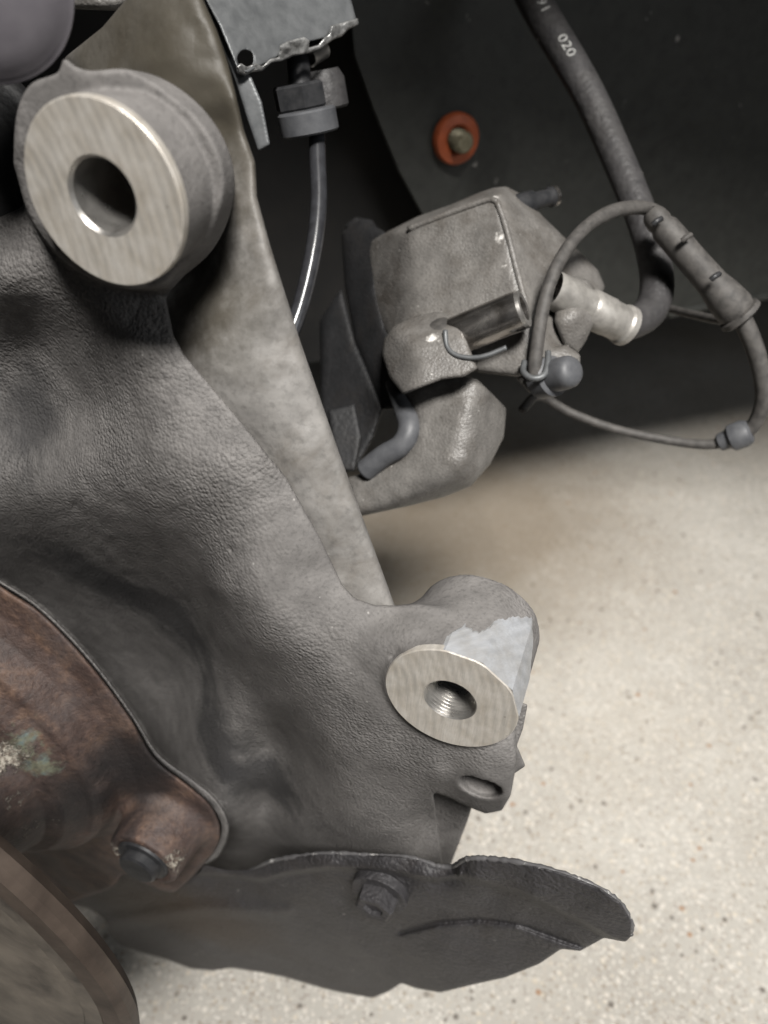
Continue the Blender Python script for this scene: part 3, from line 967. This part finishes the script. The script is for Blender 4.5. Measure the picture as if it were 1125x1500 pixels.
def shield_creases(x, y):
    lobe = poly_sd(x, y, [(676, 1230), (950, 1230), (950, 1392), (897, 1376), (842, 1347), (760, 1308), (700, 1292), (672, 1284)])
    low = poly_sd(x, y, [(585, 1372), (640, 1352), (700, 1347), (760, 1354), (830, 1382), (880, 1400), (800, 1500), (560, 1500)])
    lip = poly_sd(x, y, [(300, 1200), (676, 1200), (674, 1284), (640, 1290), (560, 1276), (480, 1272), (420, 1280), (385, 1290), (290, 1280)])
    bead = line_sd(x, y, [(150, 1352), (300, 1330), (420, 1336)])
    groove = line_sd(x, y, [(585, 1366), (640, 1352), (700, 1347), (760, 1354), (830, 1380), (868, 1392)])
    fold = line_sd(x, y, [(470, 1300), (520, 1380), (560, 1420), (590, 1440)])
    return (-7.0 * sstep(lobe, 4.5) - 6.0 * sstep(lip, 4) + 2.2 * sstep(groove - 3, 4) - 1.8 * sstep(low, 12) - 2.5 * sstep(bead - 8, 10) - 1.5 * sstep(fold - 10, 14)
            + 0.35 * vnoise(x, y, 40, 31) + 0.15 * vnoise(x, y, 12, 32))


relief('shield_plate', sh_poly, sh_ctrl, M['shield'], shield, 5.0, k=1.3, step=2.5, sstep=0.5, noise=shield_creases, lam=3e-4)
rim_px = [(366, 1275), (396, 1262), (430, 1255), (484, 1250), (545, 1253), (600, 1256), (640, 1268), (664, 1269), (684, 1258), (722, 1258), (772, 1265), (832, 1282), (880, 1302), (908, 1323), (924, 1350), (924, 1368)]
rim_s = [12.5, 9.5, 8.5, 8, 8, 8, 7, 6.5, 0.5, 0, -1.5, -2.5, -3, -3, -3, -2.5]
tube('worn_rim', [PS(x, y, q + 1.0) for (x, y), q in zip(rim_px, rim_s)], 1.0, M['chipped'], shield, seg=10, n=12, jitter=0.25)
SB = PS(556, 1308, 6)
lathe('washer', [(0.01, 1.6), (13.2, 1.6), (13.6, 1.2), (13.6, -3)], SB, NA, M['shield'], shield, seg=40)
lathe('bolt', [(0.01, 6.6), (4.6, 6.8), (5.0, 8.6), (8.4, 8.8), (9.6, 7.8), (9.8, 1.6)], SB, NA, M['shield'], shield, seg=6, smooth=False)

# ------------------------------------------------------------------ brake caliper hanging behind
cal = thing('brake_caliper', 'dusty grey brake caliper hanging loose behind the knuckle', 'brake caliper', P(620, 745, 380))
hou_poly = [(536, 370), (545, 352), (572, 337), (612, 317), (660, 300), (700, 283), (722, 275), (742, 273), (766, 286), (800, 322), (848, 368), (876, 396), (886, 420), (876, 446), (856, 470), (850, 500), (832, 520),
            (800, 545), (760, 552), (700, 545), (640, 520), (600, 510), (570, 500), (548, 450), (538, 410)]
hou_ctrl = [(536, 380, 418), (545, 430, 415), (560, 360, 404), (580, 420, 390), (620, 330, 390), (640, 400, 372), (700, 300, 376), (725, 284, 374), (720, 330, 362), (745, 380, 358), (700, 420, 361), (765, 440, 357),
            (780, 480, 358), (740, 500, 362), (640, 500, 374), (745, 300, 366), (790, 360, 366), (770, 300, 378), (830, 420, 376), (840, 360, 396), (880, 410, 398), (850, 490, 386), (820, 470, 370), (800, 530, 372), (570, 490, 395)]
hou_front = planes_front([((600, 420, 384), (730, 310, 362), (770, 460, 354)), ((738, 300, 362), (776, 470, 354), (868, 425, 392)), ((600, 336, 386), (715, 293, 365), (655, 297, 396)),
                          ((548, 390, 420), (556, 450, 414), (596, 410, 386)), ((735, 292, 362), (742, 274, 378), (790, 330, 372))], 7.0)
relief('piston_housing', hou_poly, None, M['caliper'], cal, 45, k=5, step=2.5, sstep=0.8, axle=False, noise=lambda x, y: 0.35 * vnoise(x, y, 30, 41), front_fn=hou_front)
arm_poly = [(585, 570), (650, 545), (700, 556), (742, 598), (738, 640), (718, 680), (690, 712), (650, 728), (600, 741), (520, 758), (505, 700), (545, 690), (585, 672), (606, 645), (610, 612)]
arm_ctrl = [(590, 580, 372), (650, 560, 370), (700, 570, 362), (740, 600, 370), (690, 620, 352), (640, 610, 358), (730, 650, 370), (690, 700, 368), (640, 670, 354), (620, 730, 368), (560, 720, 372), (520, 740, 378), (520, 700, 378), (600, 680, 360), (650, 720, 364)]
arm_front = planes_front([((600, 600, 366), (690, 600, 350), (640, 690, 352)), ((700, 590, 352), (735, 620, 372), (700, 680, 360)), ((640, 700, 352), (600, 735, 370), (690, 705, 362)), ((560, 690, 368), (520, 740, 378), (610, 680, 358))], 14.0)
relief('carrier_arm', arm_poly, arm_ctrl, M['caliper'], cal, 28, front_fn=arm_front, k=5, step=2.5, sstep=0.8, axle=False, noise=lambda x, y: 0.4 * vnoise(x, y, 14, 43) + 0.4 * vnoise(x, y, 40, 44))
pin_poly = [(560, 520), (562, 498), (576, 478), (604, 464), (640, 456), (662, 462), (684, 500), (700, 540), (680, 552), (648, 556), (590, 578), (570, 552)]
pin_ctrl = [(562, 520, 366), (590, 560, 356), (600, 480, 360), (620, 520, 344), (650, 470, 358), (660, 500, 344), (650, 545, 345), (690, 540, 352), (600, 540, 349)]
pin_front = planes_front([((600, 500, 346), (680, 510, 340), (620, 560, 342)), ((562, 520, 366), (568, 550, 362), (600, 530, 346)), ((600, 470, 360), (650, 460, 356), (630, 490, 345))], 8.0)
relief('pin_boss', pin_poly, pin_ctrl, M['caliper'], cal, 34, front_fn=pin_front, k=2.5, step=2.5, sstep=0.8, axle=False)
pA, pB = P(650, 500, 357), P(768, 452, 340)
ax = pB - pA
Lp = np.linalg.norm(ax)
lathe('slide_pin', [(8.6, -12), (8.6, Lp - 3), (8.2, Lp - 1), (7.2, Lp), (5.2, Lp), (5.0, Lp - 8), (0.01, Lp - 8.5)], pA, ax, M['steel'], cal, seg=40, sharp=25)
lathe('pin_end_ring', [(5.2, Lp), (6.6, Lp + 0.5), (8.0, Lp + 0.1), (8.3, Lp - 1.4), (7.2, Lp - 1.6)], pA, ax, M['bore'], cal, seg=40)
lathe('pin_sleeve', [(11.0, -12), (11.4, -2), (11.0, 1), (9.8, 3), (8.7, 3.2)], P(660, 500, 356), ax, M['dusty_rubber'], cal, seg=32)
tube('spring_clip', [P(652, 484, 343), P(655, 508, 342), P(668, 520, 340), P(690, 524, 338), P(712, 521, 336), P(742, 509, 334)], 1.1, M['zinc'], cal, seg=8)
bA, bB = P(765, 300, 385), P(808, 288, 392)
lathe('bleed_screw', [(5.5, -6), (5.5, 6), (4.3, 8), (4.0, np.linalg.norm(bB - bA) - 2), (5.0, np.linalg.norm(bB - bA) - 1), (4.6, np.linalg.norm(bB - bA) + 1), (2, np.linalg.norm(bB - bA) + 1), (0.01, np.linalg.norm(bB - bA) - 2)], bA, bB - bA, M['black_bolt'], cal, seg=24)
lathe('bleed_tip', [(4.9, 0), (5.0, 2.2), (4.0, 3.0), (2.2, 3.0), (2.0, 1), (0.01, 0.8)], bB, bB - bA, M['steel'], cal, seg=24)
for rb_ in ([(598, 336, 386), (655, 314, 375.5), (712, 294, 365.5), (728, 296, 362.5)], [(728, 296, 362.5), (740, 330, 360.5), (758, 400, 357.5), (776, 468, 354.5)]):
    tube('cast_rib', [P(x, y, d + 0.6) for x, y, d in rb_], 1.5, M['caliper'], cal, seg=10, n=8, jitter=0.08)
# port boss, ear and bolt below it
relief('hose_port', [(815, 420), (838, 404), (862, 410), (878, 432), (872, 470), (858, 500), (846, 518), (826, 508), (812, 470)],
       [(820, 440, 362), (850, 415, 364), (872, 450, 366), (845, 460, 356), (835, 500, 362), (850, 505, 366)], M['caliper'], cal, 14, k=4, step=2, sstep=0.7, axle=False)
relief('bracket_ear', [(752, 528), (775, 512), (830, 505), (850, 520), (850, 545), (828, 565), (800, 580), (775, 575), (757, 556)],
       [(760, 535, 360), (800, 520, 358), (840, 530, 358), (800, 560, 355), (780, 570, 357)], M['caliper'], cal, 10, k=3, step=2, sstep=0.7, axle=False)
eA = P(806, 552, 352); eB = P(840, 543, 340)
eL = np.linalg.norm(eB - eA)
lathe('ear_bolt', [(9.0, -6), (9.0, 2), (7.2, 3), (7.2, eL - 4), (6.9, eL - 2), (6.0, eL - 0.4), (4.2, eL + 0.6), (2, eL + 1.0), (0.01, eL + 1.1)], eA, eB - eA, M['grey_cap'], cal, seg=40)
# dark bridge, pad and boot seen in the gap left of the housing
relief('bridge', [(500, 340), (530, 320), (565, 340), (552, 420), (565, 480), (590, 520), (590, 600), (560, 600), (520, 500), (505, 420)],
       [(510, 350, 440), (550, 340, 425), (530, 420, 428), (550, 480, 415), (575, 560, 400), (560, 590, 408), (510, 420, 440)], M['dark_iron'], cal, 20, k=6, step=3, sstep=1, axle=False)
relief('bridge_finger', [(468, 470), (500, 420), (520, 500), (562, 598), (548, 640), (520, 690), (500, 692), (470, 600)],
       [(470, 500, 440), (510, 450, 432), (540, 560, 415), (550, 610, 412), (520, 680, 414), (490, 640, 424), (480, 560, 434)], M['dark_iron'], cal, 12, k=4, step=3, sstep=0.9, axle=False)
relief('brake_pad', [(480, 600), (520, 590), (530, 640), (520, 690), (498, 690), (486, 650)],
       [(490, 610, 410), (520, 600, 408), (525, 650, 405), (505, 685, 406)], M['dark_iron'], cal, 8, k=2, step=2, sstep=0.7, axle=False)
tube('pin_boot', [P(576, 560, 382), P(592, 598, 372), P(600, 628, 366), P(588, 652, 366), P(562, 668, 370), P(535, 690, 376)], [4.0, 5.0, 5.5, 5.2, 5.2, 5.4], M['grey_cap'], cal, seg=18)

# ------------------------------------------------------------------ brake hose
hose = thing('brake_hose', 'thick black rubber brake hose with faded print running into the caliper', 'brake hose', P(880, 465, 372))
hose_pts = [P(752, -60, 470), P(790, 15, 455), P(826, 75, 445), P(862, 138, 436), P(893, 205, 428), P(920, 268, 420), P(942, 325, 412), (P(958, 380, 406)), P(962, 425, 402), P(950, 458, 396), P(922, 474, 388), P(900, 470, 380)]
hose_r = 9.0
tube('hose_body', hose_pts, [9.6, 9.4, 9.0, 8.6, 8.4, 8.2, 8.0, 8.2, 8.4, 8.2, 7.6, 7.4], M['rubber'], hose, seg=28, n=12)
fA, fB = P(845, 442, 366), P(918, 478, 380)
fL = np.linalg.norm(fB - fA)
lathe('crimp_sleeve', [(8.6, -16), (8.6, -2), (8.0, 0), (8.0, fL * .2), (8.9, fL * .24), (9.0, fL * .6), (8.6, fL * .64), (8.6, fL * .86), (9.6, fL * .9), (9.6, fL), (8.8, fL + .4), (7.4, fL - .5)], fA, fB - fA, M['fitting'], hose, seg=40)


def hose_text(txt, t0, ang, size):
    """letters wrapped on the hose: t0 path parameter in mm from start"""
    cu = bpy.data.curves.new('print', 'FONT'); cu.body = txt; cu.size = size; cu.resolution_u = 2
    o = bpy.data.objects.new('tmp_print', cu); COL.objects.link(o)
    dg = bpy.context.evaluated_depsgraph_get(); dg.update()
    me = bpy.data.meshes.new_from_object(o.evaluated_get(dg))
    v = np.zeros(len(me.vertices) * 3); me.vertices.foreach_get('co', v); v = v.reshape(-1, 3)
    faces = [tuple(p.vertices) for p in me.polygons]
    bpy.data.objects.remove(o); bpy.data.meshes.remove(me); bpy.data.curves.remove(cu)
    path = spline(hose_pts, 40)
    seg = np.r_[0, np.cumsum(np.linalg.norm(np.diff(path, axis=0), axis=1))]
    out = []
    for x, y, z in v:
        t = t0 + x * 1.5
        c = np.array([np.interp(t, seg, path[:, i]) for i in range(3)])
        c2 = np.array([np.interp(t + 1, seg, path[:, i]) for i in range(3)])
        T = (c2 - c) / np.linalg.norm(c2 - c)
        toward = np.array([0, 0, 1.0]); toward = toward - T * (T @ toward); toward /= np.linalg.norm(toward)
        side = np.cross(toward, T)
        a = ang + (y - size * .35) / hose_r
        rr = np.interp(np.interp(t, seg, np.linspace(0, 1, len(seg))), np.linspace(0, 1, 12), [9.6, 9.4, 9.0, 8.6, 8.4, 8.2, 8.0, 8.2, 8.4, 8.2, 7.6, 7.4]) + 0.3
        out.append(c + rr * (math.cos(a) * toward + math.sin(a) * side))
    make_obj('print', to_world(np.array(out)), faces, M['print'], hose, smooth=False)


hose_text('91', 46.0, -0.1, 7.0)
hose_text('020', 74.0, -0.15, 7.0)

# ------------------------------------------------------------------ wear sensor cable
cable = thing('sensor_cable', 'thin looping sensor cable with a grey moulded connector beside the hose', 'cable', P(785, 545, 350))
tube('cable_lead', [P(783, 552, 349), P(785, 520, 347), P(796, 450, 345), P(815, 392, 348), P(848, 343, 356), P(890, 313, 366), P(930, 304, 374), P(960, 310, 380), P(980, 330, 384)], [3.1, 3.0, 2.9, 2.9, 3.0, 3.4, 3.2, 3.2, 3.2], M['dusty_rubber'], cable, seg=16)
tube('cable_eyelet', [P(768, 530, 350), P(767, 545, 346), P(780, 554, 343), P(796, 550, 343), P(802, 534, 346), P(803, 516, 350)], 1.4, M['zinc'], cable, seg=10)
cA, cB = P(955, 313, 374), P(1088, 466, 384)
cL = np.linalg.norm(cB - cA)
lathe('connector', [(3.0, -2), (4.9, 0), (5.6, 2), (5.9, cL * .08), (5.5, cL * .1), (6.6, cL * .14), (6.9, cL * .5), (7.2, cL * .66), (8.6, cL * .78), (9.2, cL * .9), (8.4, cL * .94), (10.0, cL * .95), (10.2, cL * .985), (8.8, cL), (3.0, cL + 1)], cA, cB - cA, M['dusty_rubber'], cable, seg=36, sharp=40)
for (qx, qy) in ((962, 324), (1047, 405), (1005, 348)):
    tube('connector_latch', [P(qx - 6, qy + 5, 366.5), P(qx, qy, 365.5), P(qx + 7, qy - 4, 366.5)], 1.3, M['black_bolt'] if qx != 1005 else M['dusty_rubber'], cable, seg=8, n=4)
tube('cable_tail', [P(1084, 462, 384), P(1100, 495, 386), P(1114, 540, 390), P(1118, 585, 396), P(1104, 622, 404), P(1078, 642, 410), P(1040, 651, 416), P(980, 645, 424), P(900, 628, 430), P(835, 604, 432), P(790, 580, 428), P(765, 600, 420)],
     [4.6, 4.4, 4.2, 3.9, 3.6, 3.2, 2.6, 2.5, 2.4, 2.4, 2.4, 2.4], M['dusty_rubber'], cable, seg=16)
gA, gB = P(1092, 634, 406), P(1052, 649, 414)
lathe('cable_grommet', [(3, -3), (6.0, -2), (7.2, 1), (7.0, 7), (5.0, 9), (4.6, 13), (2.6, 15)], gA, gB - gA, M['grey_cap'], cable, seg=28)
tube('cable_branch', [P(980, 452, 470), P(1020, 462, 440), P(1060, 470, 410), P(1080, 468, 392)], 2.3, M['dusty_rubber'], cable, seg=12)

# ------------------------------------------------------------------ orange washer and stud on the liner
wash = thing('orange_washer', 'round orange plastic washer around a threaded stud on the dark liner', 'washer', on_panel(664, 200, 0))
fr = -back
WC = on_panel(664, 201) + fr * 6
mm = -WC[2] / FPX
lathe('washer_ring', [(17 * mm, -6), (17 * mm, 2), (22 * mm, 3.5), (33 * mm, 2.5), (36 * mm, 0), (36 * mm, -3), (20 * mm, -5)], WC, fr, M['orange'], wash, seg=48)
st = [(0.01, 14), (11 * mm, 14), (13 * mm, 12.5)]
z = 12.5
while z > -5:
    st += [(15 * mm, z - .8), (12.8 * mm, z - 1.8)]; z -= 1.8
lathe('stud', st, WC, fr, M['brass'], wash, seg=32)

# ------------------------------------------------------------------ bracket with sensor pipe at the top
br = thing('sensor_bracket', 'flat grey zinc bracket with torn lower edge at the top of the picture', 'bracket', P(385, 220, 330))
br_poly = [(270, -60), (520, -60), (512, -10), (522, 28), (508, 44), (486, 46), (476, 56), (440, 64), (412, 80), (386, 94), (362, 108), (346, 98), (322, 40)]
br_ctrl = [(290, -40, 316), (510, -40, 344), (515, 30, 348), (440, 40, 334), (360, 90, 318), (330, 30, 314), (420, 0, 332)]


def hole_at(px, py, d, r):
    def ex(g, F):
        rr, t = g.axis_rs(P(px, py, d), ray(px, py))
        return smax(F, r - rr, 0.3)
    return ex


relief('bracket_plate', br_poly, br_ctrl, M['zinc'], br, 2.5, k=0.8, step=2, sstep=0.5, axle=False, extra=hole_at(359, 87, 318, 3.0), noise=lambda x, y: 0.25 * vnoise(x, y, 40, 61))
relief('bracket_leg', [(300, 0), (330, 40), (352, 100), (368, 112), (384, 150), (396, 212), (378, 222), (362, 175), (345, 120)],
       [(310, 10, 320), (350, 110, 322), (385, 215, 330), (372, 130, 323)], M['zinc'], br, 3, k=0.9, step=2, sstep=0.5, axle=False)
relief('torn_edge', [(346, 98), (352, 92), (362, 98), (374, 92), (384, 97), (396, 86), (408, 84), (410, 66), (422, 60), (446, 54), (454, 60), (452, 70), (466, 66), (474, 56), (482, 50), (484, 38), (506, 32), (524, 26),
                     (526, 36), (512, 42), (500, 54), (488, 58), (470, 72), (452, 78), (430, 82), (412, 90), (398, 92), (384, 104), (368, 106), (358, 112), (350, 108)],
       [(350, 100, 315.5), (400, 88, 324), (430, 66, 327), (470, 62, 336), (520, 32, 343)], M['torn'], br, 3.5, k=1.0, step=1.6, sstep=0.45, axle=False, smooth_iter=1, noise=lambda x, y: 0.5 * vnoise(x, y, 10, 66) + 0.3 * vnoise(x, y, 5, 67))
# white ribbed clip behind the edge
rA, rB = P(452, 84, 350), P(482, 66, 356)
pr = []
for i in range(7):
    pr += [(4.2, i * 1.6), (3.2, i * 1.6 + 0.8)]
lathe('ribbed_clip', pr, rA, rB - rA, M['fitting'], br, seg=20)

pipe = thing('sensor_pipe', 'glossy black pipe with hexagonal collar hanging below the grey bracket', 'pipe', P(425, 500, 330))
tube('pipe_run', [P(464, 170, 346), P(465, 230, 344), P(467, 290, 342), P(462, 350, 340), P(448, 420, 338), P(430, 478, 336), P(408, 520, 336)], 3.6, M['pipe'], pipe, seg=20, n=12)
lathe('pipe_neck', [(5, -2), (5, 30)], P(440, 135, 350), P(436, 70, 352) - P(440, 135, 350), M['black_bolt'], pipe, seg=24)
axp = P(438, 100, 349) - P(455, 190, 346)
rv_ = ray(455, 180); rv_ = rv_ / np.linalg.norm(rv_)
axp = axp - rv_ * (axp @ rv_); axp = axp / np.linalg.norm(axp) - 0.06 * rv_
lathe('hex_nut', [(0.01, 0), (10.8, 0), (11.6, .8), (11.6, 9), (10.6, 10), (0.01, 10)], P(442, 160, 348), axp, M['black_bolt'], pipe, seg=6, smooth=False)
lathe('collar', [(3.6, -0.5), (11.8, 0), (12.6, .8), (12.6, 8.6), (11.8, 9.4), (0.01, 9.6)], P(455, 196, 346), axp, M['grey_cap'], pipe, seg=44)
lathe('grommet', [(0.01, 0), (9, 0), (10, 1), (10, 12), (8, 16), (0.01, 16)], P(480, 160, 366), axp, M['rubber'], pipe, seg=28)

# dark strut part in the gap
gapp = relief('drive_shaft_boot', [(505, 330), (520, 318), (545, 322), (560, 345), (545, 365), (515, 362)], [(510, 340, 452), (530, 325, 450), (530, 342, 446), (550, 350, 450)], M['dark_iron'], None, 16, k=6, step=2, sstep=1, axle=False)
tag(gapp, 'small dark rounded rubber end behind the shiny black pipe', 'rubber end')

# ------------------------------------------------------------------ parts cut by the top left corner
jb = thing('ball_joint_boot', 'smooth purple grey rounded boot cut off by the top left corner', 'rubber boot', P(-20, 100, 190))
JC = P(-32, -24, 196)
jax = -JC / np.linalg.norm(JC) + np.array([0.03, -0.02, 0])
lathe('boot_dome', [(0.01, 10), (8, 9.6), (14, 8.4), (18.5, 6.6), (20.2, 4.8), (21.6, 4.2), (22.0, 2), (21.6, -6), (20.5, -30)], JC, jax, M['boot'], jb, seg=72)
ca = relief('control_arm', [(80, -60), (230, -60), (205, 4), (170, 16), (120, 14), (92, 12)], [(90, 0, 262), (150, 8, 258), (200, 0, 262), (150, -40, 256)], M['caliper'], None, 16, k=4, step=2.5, sstep=0.8, axle=False)
tag(ca, 'pale grey arm end at the top edge next to the purple boot', 'control arm')
